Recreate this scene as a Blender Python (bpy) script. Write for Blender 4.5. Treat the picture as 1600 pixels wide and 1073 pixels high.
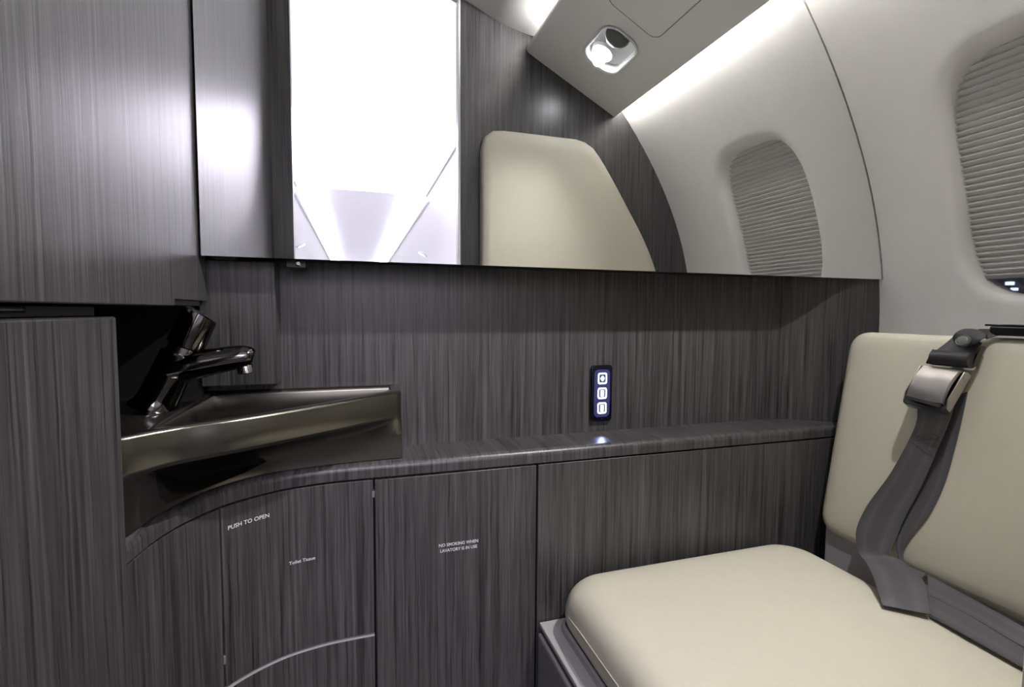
import bpy, bmesh, math, random
from mathutils import Vector, Matrix

sc = bpy.context.scene
for o in list(bpy.data.objects):
    bpy.data.objects.remove(o)
random.seed(4)

# ------------------------------------------------------------------ camera
EYE = 0.86                       # camera height above the cabin floor; "rel" coordinates below have the eye at 0,0,0
FPX = 773.0                      # focal length in pixels of the 1600 x 1073 frame
YAW, PIT, ROL = math.radians(17.42), math.radians(3.70), math.radians(0.383)
fwd = Vector((math.sin(YAW)*math.cos(PIT), math.cos(YAW)*math.cos(PIT), -math.sin(PIT)))
rgt = Vector((math.cos(YAW), -math.sin(YAW), 0.0))
upv = rgt.cross(fwd)
R_ = math.cos(ROL)*rgt + math.sin(ROL)*upv
U_ = -math.sin(ROL)*rgt + math.cos(ROL)*upv
cam_d = bpy.data.cameras.new('camera')
cam_d.sensor_fit = 'HORIZONTAL'
cam_d.sensor_width = 36.0
cam_d.lens = 36.0*FPX/1600.0
cam_d.clip_start = 0.01
cam = bpy.data.objects.new('camera', cam_d)
sc.collection.objects.link(cam)
M3 = Matrix((R_, U_, -fwd)).transposed()
cam.matrix_world = Matrix.Translation((0, 0, EYE)) @ M3.to_4x4()
sc.camera = cam

# ------------------------------------------------------------------ world, exposure
w = bpy.data.worlds.new('world'); sc.world = w
w.use_nodes = True
w.node_tree.nodes['Background'].inputs[0].default_value = (0.010, 0.011, 0.016, 1)
w.node_tree.nodes['Background'].inputs[1].default_value = 1.0
vs = sc.view_settings
vs.view_transform = 'Standard'; vs.look = 'None'; vs.gamma = 1.0; vs.use_curve_mapping = False
vs.exposure = 0.68
sc.display_settings.display_device = 'sRGB'

ENTRY_GLOW = 8.6     # emission given to the entry ceiling, in place of unseen lamps
CABIN_NEAR = .62  # weaker emission of the near ceiling, imitating its falloff in brightness
CABIN_STRIP = 9.5
LED_W = 22.0           # reading light over the seat
WASH = 80.0           # LED wash strips along the overhead service panel
DOWN = 6.0

def ray(px, py):
    d = (px-800)/FPX*R_ - (py-536.5)/FPX*U_ + fwd
    return d
def on_plane(p, n, q):           # pixel -> point on a plane (rel coordinates)
    d = ray(*p); n = Vector(n)
    return d*(n.dot(Vector(q))/n.dot(d))
def on_z(p, z): d = ray(*p); return d*(z/d.z)
def on_y(p, y): d = ray(*p); return d*(y/d.y)

# ------------------------------------------------------------------ materials
def newmat(name):
    m = bpy.data.materials.new(name); m.use_nodes = True
    nt = m.node_tree
    return m, nt, nt.nodes['Principled BSDF']
def plain(name, col, rough=0.5, metal=0.0, spec=0.5, bump=0.0, bscale=400, vary=0.0, coat=0.0):
    m, nt, b = newmat(name)
    b.inputs['Base Color'].default_value = (*col, 1)
    b.inputs['Roughness'].default_value = rough
    b.inputs['Metallic'].default_value = metal
    b.inputs['Specular IOR Level'].default_value = spec
    b.inputs['Coat Weight'].default_value = coat
    tc = nt.nodes.new('ShaderNodeTexCoord')
    n = nt.nodes.new('ShaderNodeTexNoise'); n.inputs['Scale'].default_value = bscale
    n.inputs['Detail'].default_value = 3
    nt.links.new(tc.outputs['Object'], n.inputs['Vector'])
    if bump:
        bp = nt.nodes.new('ShaderNodeBump'); bp.inputs['Strength'].default_value = bump
        bp.inputs['Distance'].default_value = 0.001
        nt.links.new(n.outputs['Fac'], bp.inputs['Height'])
        nt.links.new(bp.outputs['Normal'], b.inputs['Normal'])
    if vary:
        mx = nt.nodes.new('ShaderNodeMix'); mx.data_type = 'RGBA'
        mx.inputs[6].default_value = (*[c*(1-vary) for c in col], 1)
        mx.inputs[7].default_value = (*[min(1, c*(1+vary)) for c in col], 1)
        n2 = nt.nodes.new('ShaderNodeTexNoise'); n2.inputs['Scale'].default_value = bscale*0.05
        nt.links.new(tc.outputs['Object'], n2.inputs['Vector'])
        nt.links.new(n2.outputs['Fac'], mx.inputs[0])
        nt.links.new(mx.outputs[2], b.inputs['Base Color'])
    return m
def glow(name, col, strength):
    m, nt, b = newmat(name)
    b.inputs['Base Color'].default_value = (*[c*0.8 for c in col], 1)
    b.inputs['Emission Color'].default_value = (*col, 1)
    b.inputs['Emission Strength'].default_value = strength
    return m
def wood(name, dark, light, rough=0.3):
    """dark lacquered veneer: streaks run along v of the UV map (metres)"""
    m, nt, b = newmat(name)
    L = nt.links.new
    uv = nt.nodes.new('ShaderNodeUVMap'); uv.uv_map = 'UVMap'
    wob_n = nt.nodes.new('ShaderNodeTexNoise'); wob_n.inputs['Scale'].default_value = 26; wob_n.inputs['Detail'].default_value = 1
    mp0 = nt.nodes.new('ShaderNodeMapping'); mp0.inputs['Scale'].default_value = (2.2, 0.9, 1)
    L(uv.outputs['UV'], mp0.inputs['Vector']); L(mp0.outputs['Vector'], wob_n.inputs['Vector'])
    sub = nt.nodes.new('ShaderNodeVectorMath'); sub.operation = 'SUBTRACT'; sub.inputs[1].default_value = (.5, .5, .5)
    L(wob_n.outputs['Color'], sub.inputs[0])
    mul = nt.nodes.new('ShaderNodeVectorMath'); mul.operation = 'MULTIPLY'; mul.inputs[1].default_value = (.0026, 0, 0)
    L(sub.outputs[0], mul.inputs[0])
    add = nt.nodes.new('ShaderNodeVectorMath'); L(uv.outputs['UV'], add.inputs[0]); L(mul.outputs[0], add.inputs[1])
    def streak(sx, sy, det):
        mp = nt.nodes.new('ShaderNodeMapping'); mp.inputs['Scale'].default_value = (sx, sy, 1)
        n = nt.nodes.new('ShaderNodeTexNoise'); n.inputs['Scale'].default_value = 1; n.inputs['Detail'].default_value = det
        n.inputs['Roughness'].default_value = .6
        L(add.outputs[0], mp.inputs['Vector']); L(mp.outputs['Vector'], n.inputs['Vector'])
        return n.outputs['Fac']
    f1, f2, f3 = streak(230, 3.5, 2), streak(560, 8, 2), streak(95, 0.8, 2)
    def lin(a, ka, c, kc):
        x = nt.nodes.new('ShaderNodeMath'); x.operation = 'MULTIPLY'; L(a, x.inputs[0]); x.inputs[1].default_value = ka
        y = nt.nodes.new('ShaderNodeMath'); y.operation = 'MULTIPLY_ADD'; L(c, y.inputs[0]); y.inputs[1].default_value = kc; L(x.outputs[0], y.inputs[2])
        return y.outputs[0]
    s = lin(f1, .45, f2, .35); s2 = nt.nodes.new('ShaderNodeMath'); s2.operation = 'MULTIPLY_ADD'
    L(f3, s2.inputs[0]); s2.inputs[1].default_value = .28; L(s, s2.inputs[2])
    rmp = nt.nodes.new('ShaderNodeValToRGB')
    e = rmp.color_ramp.elements
    e[0].position = .40; e[0].color = (*dark, 1)
    e[1].position = .72; e[1].color = (*light, 1)
    mid = e.new(.55); mid.color = (*[a*.55+c*.45 for a, c in zip(dark, light)], 1)
    L(s2.outputs[0], rmp.inputs['Fac']); L(rmp.outputs['Color'], b.inputs['Base Color'])
    b.inputs['Roughness'].default_value = rough
    bp = nt.nodes.new('ShaderNodeBump'); bp.inputs['Strength'].default_value = .35; bp.inputs['Distance'].default_value = .0006
    L(s2.outputs[0], bp.inputs['Height']); L(bp.outputs['Normal'], b.inputs['Normal'])
    return m

M = {}
M['wood'] = wood('dark_grey_veneer', (.0135, .0124, .0130), (.110, .102, .105), .35)
M['black'] = plain('black_lining', (.004, .004, .005), .55, vary=.2)
M['shadowgap'] = plain('black_gap', (.003, .003, .003), .8, vary=.2)
M['liner'] = plain('grey_white_liner', (.82, .80, .78), .62, bump=.12, bscale=900, vary=.03, spec=.3)
M['ceil'] = plain('grey_white_ceiling', (.74, .73, .72), .6, bump=.05, bscale=700, vary=.02)
M['cabin'] = plain('white_cabin_liner', (.86, .86, .88), .6, vary=.02)
M['cabinlow'] = plain('taupe_cabin_side', (.14, .13, .12), .6, vary=.05)
M['psu'] = plain('service_panel_grey', (.84, .83, .80), .5, bump=.05, bscale=900, vary=.02)
M['leather'] = plain('cream_leather', (.58, .547, .448), .48, bump=.25, bscale=1300, vary=.025, spec=.4)
M['basegrey'] = plain('painted_grey', (.40, .375, .385), .45, vary=.03)
M['basegrey2'] = plain('painted_mid_grey', (.20, .19, .20), .5, vary=.03)
M['bronze'] = plain('gunmetal_bronze', (.14, .131, .112), .23, metal=.92, vary=.05)
M['chrome'] = plain('smoked_chrome', (.10, .095, .09), .10, metal=1.0, vary=.03)
M['chrome_l'] = plain('polished_nickel', (.45, .43, .41), .14, metal=1.0, vary=.03)
M['buckle'] = plain('brushed_gunmetal', (.46, .43, .41), .30, metal=.9, vary=.08, bscale=1500)
M['blackplastic'] = plain('black_plastic', (.008, .008, .009), .3, vary=.2)
M['blackleather'] = plain('black_leather', (.022, .02, .022), .42, bump=.2, bscale=1500, vary=.1)
M['glossblack'] = plain('gloss_black_glass', (.004, .004, .012), .08, vary=.1)
M['shade'] = plain('pleated_shade', (.66, .65, .635), .6, vary=.03)
M['print'] = plain('white_print', (.75, .75, .75), .5, vary=.02)
M['whiteplastic'] = plain('white_plastic', (.72, .73, .74), .18, vary=.02)
M['nozzle'] = plain('dark_nozzle', (.10, .105, .095), .3, vary=.05)
M['markgrey'] = plain('woven_mark_grey', (.050, .047, .052), .5, vary=.05)
M['stitch'] = plain('taupe_thread', (.33, .29, .23), .7, vary=.05)
M['tray'] = plain('olive_tray', (.075, .075, .062), .4, vary=.05)
M['carpet'] = plain('grey_carpet', (.12, .11, .105), .9, bump=.5, bscale=600, vary=.2)
M['carpet2'] = plain('pale_cabin_carpet', (.11, .10, .095), .9, bump=.5, bscale=600, vary=.1)
M['alu'] = plain('pale_edge_trim', (.70, .70, .72), .35, vary=.03)
m, nt, b = newmat('mirror_glass')
b.inputs['Base Color'].default_value = (.90, .905, .905, 1); b.inputs['Metallic'].default_value = 1; b.inputs['Roughness'].default_value = 0.0
M['mirror'] = m
m, nt, b = newmat('window_glass')
b.inputs['Base Color'].default_value = (.9, .92, .95, 1); b.inputs['Roughness'].default_value = .02
b.inputs['Transmission Weight'].default_value = 1; b.inputs['IOR'].default_value = 1.45
M['glass'] = m
m, nt, b = newmat('woven_webbing')       # fine lengthwise ribs along u
b.inputs['Roughness'].default_value = .33; b.inputs['Specular IOR Level'].default_value = .8; b.inputs['Sheen Weight'].default_value = .25
uvn = nt.nodes.new('ShaderNodeUVMap'); uvn.uv_map = 'UVMap'
sep = nt.nodes.new('ShaderNodeSeparateXYZ'); nt.links.new(uvn.outputs['UV'], sep.inputs[0])
rp = nt.nodes.new('ShaderNodeValToRGB'); rp.color_ramp.interpolation = 'EASE'
e = rp.color_ramp.elements; e[0].position = 0; e[0].color = (.060, .056, .064, 1); e[1].position = 1; e[1].color = (.060, .056, .064, 1)
for p, c in ((.12, .075), (.24, .095), (.36, .070), (.62, .070), (.76, .095), (.88, .075)):
    k = e.new(p); k.color = (c, c*.94, c*1.05, 1)
nt.links.new(sep.outputs['X'], rp.inputs['Fac']); nt.links.new(rp.outputs['Color'], b.inputs['Base Color'])
wv = nt.nodes.new('ShaderNodeTexWave'); wv.inputs['Scale'].default_value = 180; wv.bands_direction = 'Y'
nt.links.new(uvn.outputs['UV'], wv.inputs['Vector'])
bp = nt.nodes.new('ShaderNodeBump'); bp.inputs['Strength'].default_value = .25; bp.inputs['Distance'].default_value = .0005
nt.links.new(wv.outputs['Fac'], bp.inputs['Height']); nt.links.new(bp.outputs['Normal'], b.inputs['Normal'])
M['web'] = m
M['ceilglow'] = glow('glowing_entry_ceiling', (.91, .86, 1.0), ENTRY_GLOW)
M['neargl'] = glow('entry_ceiling_falloff', (.95, .94, 1.0), CABIN_NEAR)
M['stripglow'] = glow('cove_strip', (.93, .90, 1.0), CABIN_STRIP)
M['downglow'] = glow('downlight_lens', (1, .98, .95), DOWN)
M['wash'] = glow('wash_strip', (1.0, .985, .965), WASH)
M['wash2'] = glow('wash_strip_low', (1.0, .985, .965), WASH*.23)
M['ledglow'] = glow('reading_light_led', (.95, .98, 1.0), 60)
M['btnglow'] = glow('backlit_button', (.80, .86, 1.0), 1.5)
M['icon'] = glow('backlit_icon', (.82, .88, 1.0), .75)
M['btnhalo'] = glow('button_panel_blue', (.03, .033, .12), .35)
M['field'] = glow('blue_halo', (.022, .024, .10), .5)
M['glintglow'] = glow('glass_glint_glow', (.75, .8, 1.0), .9)  # for the added boxes that imitate reflections in the window

# ------------------------------------------------------------------ mesh helpers (rel coordinates in, z shifted by EYE)
col = sc.collection
class MB:
    def __init__(s):
        s.v = []; s.f = []; s.uv = None; s.fuv = {}
    def add(s, verts, faces, uvs=None):
        o = len(s.v)
        s.v += [Vector(p) for p in verts]
        for i, f in enumerate(faces):
            s.f.append([o+k for k in f])
            if uvs is not None:
                s.fuv[len(s.f)-1] = [uvs[k] for k in f]
        return s
    def box(s, x0, x1, y0, y1, z0, z1):
        v = [(x, y, z) for x in (x0, x1) for y in (y0, y1) for z in (z0, z1)]
        return s.add(v, [(0, 1, 3, 2), (4, 6, 7, 5), (0, 4, 5, 1), (2, 3, 7, 6), (0, 2, 6, 4), (1, 5, 7, 3)])
    def prism(s, pts, ext):              # closed outline of 3D points, extruded by a vector
        n = len(pts); ext = Vector(ext)
        a = [Vector(p) for p in pts]; b = [p+ext for p in a]
        return s.add(a+b, [list(range(n))[::-1], list(range(n, 2*n))] + [(i, (i+1) % n, n+(i+1) % n, n+i) for i in range(n)])
    def grid(s, rows, close_u=False, close_v=False, uvs=None):   # rows of equally many points
        R, C = len(rows), len(rows[0])
        v = [p for r in rows for p in r]
        f = []
        for i in range(R if close_v else R-1):
            for j in range(C if close_u else C-1):
                f.append((i*C+j, i*C+(j+1) % C, ((i+1) % R)*C+(j+1) % C, ((i+1) % R)*C+j))
        u = [q for r in uvs for q in r] if uvs else None
        return s.add(v, f, u)
    def lathe(s, prof, o, axis, seg=32, cap=True):  # prof: (radius, height) along the axis
        o = Vector(o); a = Vector(axis).normalized()
        t = a.orthogonal().normalized(); q = a.cross(t)
        rows = [[o+a*h+(t*math.cos(k*2*math.pi/seg)+q*math.sin(k*2*math.pi/seg))*r for k in range(seg)] for r, h in prof]
        s.grid(rows, close_u=True)
        if cap:
            n = len(s.v)
            s.f.append([n-seg*len(rows)+k for k in range(seg)][::-1]); s.f.append([n-seg+k for k in range(seg)])
        return s
    def tube(s, path, r, seg=12, sq=1.0):
        P = [Vector(p) for p in path]; rows = []
        rr = r if isinstance(r, (list, tuple)) else [r]*len(P)
        ref = Vector((0, 0, 1))
        for i, p in enumerate(P):
            t = (P[min(i+1, len(P)-1)]-P[max(i-1, 0)]).normalized()
            n = ref - t*ref.dot(t)
            if n.length < 1e-4: n = t.orthogonal()
            n.normalize(); b = t.cross(n); ref = n
            rows.append([p+(b*math.cos(k*2*math.pi/seg)+n*sq*math.sin(k*2*math.pi/seg))*rr[i] for k in range(seg)])
        s.grid(rows, close_u=True)
        n = len(s.v)
        s.f.append([n-seg*len(rows)+k for k in range(seg)]); s.f.append([n-seg+k for k in range(seg)][::-1])
        return s
    def build(s, name, mat, parent=None, smooth=False, bevel=0.0, ang=35, uvfun=None, seg=2, pick=None):
        off = Vector((0, 0, EYE)) - (parent.matrix_basis.translation if parent and parent.type == 'EMPTY' else root_of(parent))
        me = bpy.data.meshes.new(name)
        me.from_pydata([tuple(p+off) for p in s.v], [], s.f)
        bm = bmesh.new(); bm.from_mesh(me)
        lay = bm.loops.layers.uv.new('UVMap')
        bm.faces.ensure_lookup_table()
        for i, f in enumerate(bm.faces):
            f.smooth = smooth
        if s.fuv:
            for i, uvq in s.fuv.items():
                for l, q in zip(bm.faces[i].loops, uvq): l[lay].uv = q
        bmesh.ops.recalc_face_normals(bm, faces=bm.faces)
        if bevel:
            es = [e for e in bm.edges if len(e.link_faces) == 2 and e.calc_face_angle(0) > math.radians(ang) and (pick is None or pick(e, off))]
            r = bmesh.ops.bevel(bm, geom=es, offset=bevel, segments=seg, affect='EDGES', profile=.5)
            for f in r['faces']: f.smooth = True
        if not s.fuv:                     # box mapping in metres: v runs along the grain
            for f in bm.faces:
                n = f.normal; ax = max(range(3), key=lambda k: abs(n[k]))
                for l in f.loops:
                    p = l.vert.co - off
                    if uvfun: l[lay].uv = uvfun(p, n)
                    else: l[lay].uv = ((p.y+3.3, p.z), (p.x, p.z), (p.x, p.y+7.7))[ax]
        bm.to_mesh(me); bm.free()
        if smooth and ang < 180:
            me.set_sharp_from_angle(angle=math.radians(ang))
        me.materials.append(M[mat])
        o = bpy.data.objects.new(name, me); col.objects.link(o)
        if parent: o.parent = parent
        return o
def root_of(p):
    while p is not None and p.parent is not None: p = p.parent
    return p.matrix_basis.translation.copy() if p is not None and p.type == 'EMPTY' else Vector((0, 0, 0))
def thing(name, label, cat, loc, group=None):
    o = bpy.data.objects.new(name, None); col.objects.link(o)
    o.location = Vector(loc)+Vector((0, 0, EYE)); o.empty_display_size = .05
    return tag(o, label, cat, group)
def tag(o, label, cat, group=None):
    o['label'] = label; o['category'] = cat
    if group: o['group'] = group
    return o
def struct(o):
    o['kind'] = 'structure'; return o
def catmull(pts, n):
    P = [Vector(p) for p in pts]; P = [2*P[0]-P[1]]+P+[2*P[-1]-P[-2]]
    out = []
    segs = len(P)-3
    for i in range(segs):
        for k in range(n):
            t = k/n; a, b, c, d = P[i:i+4]
            out.append(.5*((2*b)+(-a+c)*t+(2*a-5*b+4*c-d)*t*t+(-a+3*b-3*c+d)*t**3))
    out.append(P[-2]); return out
def resample(P, n):
    L = [0]
    for a, b in zip(P, P[1:]): L.append(L[-1]+(b-a).length)
    out = []; j = 0
    for k in range(n):
        s = L[-1]*k/(n-1)
        while j < len(L)-2 and L[j+1] < s: j += 1
        t = (s-L[j])/max(1e-9, L[j+1]-L[j]); out.append(P[j].lerp(P[j+1], min(1, t)))
    return out
def rrect(cx, cy, hx, hy, r, n=6):       # rounded rectangle outline, 2D
    out = []
    for sx, sy, a0 in ((1, 1, 0), (-1, 1, 90), (-1, -1, 180), (1, -1, 270)):
        for k in range(n+1):
            a = math.radians(a0+90*k/n)
            out.append((cx+sx*(hx-r)+r*math.cos(a), cy+sy*(hy-r)+r*math.sin(a)))
    return out
def lettering(name, body, size, place, parent, mat='print', align='LEFT', stretch=1.0):
    cu = bpy.data.curves.new(name, 'FONT'); cu.body = body; cu.size = size; cu.align_x = align
    cu.resolution_u = 3; cu.extrude = 0; cu.offset = size*.012
    tmp = bpy.data.objects.new(name+'_tmp', cu); col.objects.link(tmp)
    dg = bpy.context.evaluated_depsgraph_get()
    me = bpy.data.meshes.new_from_object(tmp.evaluated_get(dg))
    vv = [v.co.copy() for v in me.vertices]; ff = [list(p.vertices) for p in me.polygons]
    bpy.data.objects.remove(tmp); bpy.data.curves.remove(cu); bpy.data.meshes.remove(me)
    mb = MB(); mb.add([place(v.x*stretch, v.y) for v in vv], ff)
    return mb.build(name, mat, parent)

# ------------------------------------------------------------------ key dimensions (rel, metres)
ZF = -EYE
YM, YC, YW = .72, .755, .80          # mirror plane, column front, back wall
ZM = .068                            # lower edge of the mirror
ZS, ZSB = -.216, -.237               # counter top and underside
YP = .716                            # cabinet fronts
YB = .124                            # face of the entry bulkhead
def prof(z):                         # inner surface of the fuselage side
    if z < -.30: return prof(-.30)
    return .99886 - .05117*z - .66598*z*z
BX0, BZ0, BX1, BZ1 = .446, .705, .721, .562   # cross-section of the overhead service panel face

# ================================================================== STRUCTURE
struct(MB().box(-1.2, 1.35, .0, .95, ZF-.05, ZF).build('floor', 'carpet'))
struct(MB().box(-1.2, 1.35, -10.2, .0, ZF-.05, ZF).build('floor_cabin', 'carpet2'))

# back wall: flat, with an S-bend forward to the mirror plane near the window side
pl = [(-.62, YW), (-.2, YW), (.2, YW), (.60, YW), (.775, YW)]
bend = [(.775, YW), (.805, .7990), (.825, .794), (.845, .783), (.875, .762), (.897, .746), (.915, .736), (.940, .7290), (.970, .7268), (1.06, .7265)]
cb = catmull([(x, y, 0) for x, y in bend], 5)
front = [Vector((x, y, 0)) for x, y in pl[:-1]] + cb
arc = [0]
for a, c in zip(front, front[1:]): arc.append(arc[-1]+(c-a).length)
zr = [ZF, -.6, -.4, ZS, -.1, ZM, .3, .6, 1.02]
mb = MB().grid([[Vector((p.x, p.y, z)) for p in front] for z in zr], uvs=[[(a, z) for a in arc] for z in zr])
wb = struct(mb.build('wall_back', 'wood', smooth=True, ang=180))
struct(MB().box(-1.2, 1.35, .87, .92, ZF, 1.05).build('wall_rear', 'black'))

# column (proud wooden strip beside the sink) and dark niche behind the faucet
struct(MB().box(-.2005, -.1076, YC, YW-.001, -.104, .066).build('trim_1', 'wood', bevel=.0012))
mb = MB(); mb.box(-.46, -.2008, YC+.004, YC+.012, -.30, .05); mb.box(-.47, -.46, .50, YC+.012, -.30, .05)
struct(mb.build('trim_2', 'black'))

# fuselage side with rolled window opening
WY, WZ, WHY, WHZ, WR = .465, .212, .121, .183, .078
def wpt(a, grow=0.0):                # superelliptic opening, a = angle
    c, s_ = math.cos(a), math.sin(a); n = 3.6
    k = (abs(c/(WHY+grow))**n + abs(s_/(WHZ+grow))**n)**(-1/n)
    return WY+k*c, WZ+k*s_
Y0, Y1, Z0_, Z1_ = .095, .75, ZF, .60
angs = sorted(set([k*2*math.pi/112 for k in range(112)] + [math.atan2(z-WZ, y-WY) % (2*math.pi) for y in (Y0, Y1) for z in (Z0_, Z1_)]))
rows = []
def edge(a):
    c, s_ = math.cos(a), math.sin(a); ts = []
    if c > 1e-9: ts.append((Y1-WY)/c)
    if c < -1e-9: ts.append((Y0-WY)/c)
    if s_ > 1e-9: ts.append((Z1_-WZ)/s_)
    if s_ < -1e-9: ts.append((Z0_-WZ)/s_)
    t = min(ts); return WY+c*t, WZ+s_*t
for t in [1.0, .7, .48, .33, .22, .14, .08, .035, 0.0]:
    r = []
    for a in angs:
        y0, z0 = wpt(a, .016); y1, z1 = edge(a)
        y, z = y0+(y1-y0)*t, z0+(z1-z0)*t
        r.append((prof(z), y, z))
    rows.append(r)
for g, dx in ((.010, .0015), (.005, .005), (.0015, .011), (0, .019), (-.001, .034), (-.001, .050)):
    r = []
    for a in angs:
        y, z = wpt(a, g); r.append((prof(z)+dx, y, z))
    rows.append(r)
struct(MB().grid(rows, close_u=True).build('wall_right', 'liner', smooth=True, ang=180))

# window pane behind the shade, dark outer recess is the night outside
r0 = [(prof(wpt(a, .004)[1])+.046, *wpt(a, .004)) for a in angs]
r1 = [(p[0]+.006, p[1], p[2]) for p in r0]
cen = lambda r: (sum(p[0] for p in r)/len(r)+.012, WY, WZ)
mb = MB()
def fan(ring):
    out = []
    for t in (1, .75, .5, .25, .06):
        rr = []
        for a in angs:
            y, z = wpt(a, .004); y, z = WY+(y-WY)*t, WZ+(z-WZ)*t
            rr.append((prof(z)+ring, y, z))
        out.append(rr)
    return out
A = fan(.046); B = fan(.051)
mb.grid(A[::-1]+B, close_u=True, close_v=True)
struct(mb.build('window_1', 'glass', smooth=True))

# lavatory ceiling
cp = catmull([(.53, 0, .752), (.49, 0, .751), (BX0+.01, 0, .748), (.37, 0, .768), (.28, 0, .804), (.10, 0, .868), (-.10, 0, .880), (-.35, 0, .83), (-.62, 0, .72)], 6)
mb = MB().grid([[Vector((p.x, y, p.z)) for p in cp] for y in (YB-.03, .3, .5, .7, .87)])
struct(mb.build('ceiling', 'ceil', smooth=True, ang=180))

# entry bulkhead with the open doorway the photograph is taken from
DR, DL = .268, -.143
mb = MB().box(DR, 1.30, YB-.024, YB, ZF, 1.02)
struct(mb.build('wall_front', 'wood'))
struct(MB().box(-.75, DL, YB-.024, YB, ZF, 1.02).build('wall_front.001', 'wood'))
struct(MB().box(DL, DR, YB-.024, YB, .86, 1.02).build('wall_front.002', 'wood'))
struct(MB().box(DR-.007, DR-.0005, YB-.030, YB-.001, ZF, .86).build('trim_3', 'alu', bevel=.001))

# cabin beyond the doorway
XC = .06
cs = [(-.93, ZF), (-.955, -.5), (-.97, -.22)]
cs2 = [(-.97, -.22), (-.96, 0), (-.92, .25), (-.84, .45)]
mb = MB()
left = [Vector((XC+x+.02, 0, z)) for x, z in cs]
right = [Vector((XC-x-.02, 0, z)) for x, z in cs]
upl = [Vector((XC+x+.02, 0, z)) for x, z in cs2]
upr = [Vector((XC-x-.02, 0, z)) for x, z in cs2]
ys = [YB-.03, -.8, -1.6, -2.4, -3.5, -5, -7, -9.5]
struct(MB().grid([[p+Vector((0, y, 0)) for p in catmull(left, 4)] for y in ys]).build('wall_cabin_left', 'cabinlow', smooth=True, ang=180))
struct(MB().grid([[p+Vector((0, y, 0)) for p in catmull(right, 4)] for y in ys]).build('wall_cabin_right', 'cabinlow', smooth=True, ang=180))
struct(MB().grid([[p+Vector((0, y, 0)) for p in catmull(upl, 4)] for y in ys]).build('wall_cabin_left.001', 'cabin', smooth=True, ang=180))
struct(MB().grid([[p+Vector((0, y, 0)) for p in catmull(upr, 4)] for y in ys]).build('wall_cabin_right.001', 'cabin', smooth=True, ang=180))
prf = [(-.82, .45), (-.76, .545), (-.70, .62), (-.58, .74), (-.52, .79), (-.46, .845), (-.40, .895), (-.30, .935), (-.15, .96), (0, .97), (.15, .96), (.30, .935), (.40, .895), (.46, .845), (.52, .79), (.58, .74), (.70, .62), (.76, .545), (.82, .45)]
struct(MB().grid([[Vector((XC+x, y, z)) for x, z in prf] for y in ys]).build('ceiling_cabin', 'cabin', smooth=True, ang=60))
struct(MB().box(-1.1, 1.25, -9.55, -9.5, ZF, 1.0).build('wall_cabin_end', 'cabin'))

# ================================================================== LIGHTS AS OBJECTS
# entry ceiling made to glow, no fixture seen; near part dimmer to imitate falloff
t = thing('entry_ceiling_glow', 'white ceiling of the cabin entry, made to glow in place of unseen lamps, seen in the mirror', 'ceiling light', (XC, -1.1, .86))
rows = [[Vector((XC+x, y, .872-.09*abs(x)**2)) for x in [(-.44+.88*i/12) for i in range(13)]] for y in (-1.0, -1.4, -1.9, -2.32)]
MB().grid(rows).build('diffuser', 'ceilglow', t, smooth=True)
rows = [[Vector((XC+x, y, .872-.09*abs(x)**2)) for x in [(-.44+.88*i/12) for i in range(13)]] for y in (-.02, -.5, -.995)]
MB().grid(rows).build('near_falloff', 'neargl', t, smooth=True)  # weaker glow put in for the less bright near end
mb = MB()
for x in (-.455, .44): mb.box(XC+x, XC+x+.015, -2.34, -.02, .852, .885)
mb.box(XC-.455, XC+.455, -2.345, -2.33, .855, .885)
mb.build('frame', 'cabin', t)
for sgn, lab in ((-1, 'left'), (1, 'right')):
    t = thing('cove_light_strip', 'bright cove light strip running down the %s side of the cabin ceiling in the mirror' % lab, 'ceiling light', (XC+sgn*.40, -5.5, .8), 'cabin cove lights')
    a0, a1 = .34, .46
    rows = [[Vector((XC+sgn*x, y, z)) for x, z in ((a0, .888), (.40, .872), (a1, .836))] for y in (-2.4, -4, -6, -9.4)]
    MB().grid(rows).build('diffuser', 'stripglow', t, smooth=True)
    rows = [[Vector((XC+sgn*x, y, z)) for x, z in ((a1, .834), (a1+.012, .826), (a1+.014, .838))] for y in (-2.4, -4, -6, -9.4)]
    MB().grid(rows).build('edge_lip', 'cabin', t)
for sx, yv, zz, lab in ((-.545, 5.68, .683, 'left'), (.712, 5.66, .640, 'right')):
    p = Vector((sx+.0, 2*YM-yv, zz))
    t = thing('downlight', 'small round downlight on the %s of the cabin ceiling, seen in the mirror' % lab, 'ceiling light', p, 'cabin downlights')
    ax = Vector((-.5*(1 if sx > 0 else -1), 0, -1))
    MB().lathe([(.052, 0), (.055, .006), (.045, .012), (.040, .006)], p, ax, 24).build('bezel', 'alu', t, smooth=True)
    MB().lathe([(.040, .002), (.036, .010), (.02, .013), (.001, .014)], p, ax, 24).build('lens', 'downglow', t, smooth=True)

# ================================================================== OVERHEAD SERVICE PANEL (seen in the mirror) with reading light
t = thing('overhead_service_panel', 'grey white overhead panel with reading light and hatch above the window, in the mirror', 'service panel', (.58, .45, .60))
fd = Vector((BX1-BX0, 0, BZ1-BZ0)); FL = fd.length; fd.normalize()      # across the face, outboard
fn = Vector((fd.z, 0, -fd.x))                                           # out of the face, down and inboard
fo = Vector((BX0, 0, BZ0))
def fpt(u, y, h=0.0): return fo + fd*u + fn*h + Vector((0, y, 0))
cu_, cy_, hu, hy = .165, .330, .050, .072
sec = [(-.002, -.03), (-.004, -.012), (0, -.003), (.010, 0), (.06, .002)]
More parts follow.
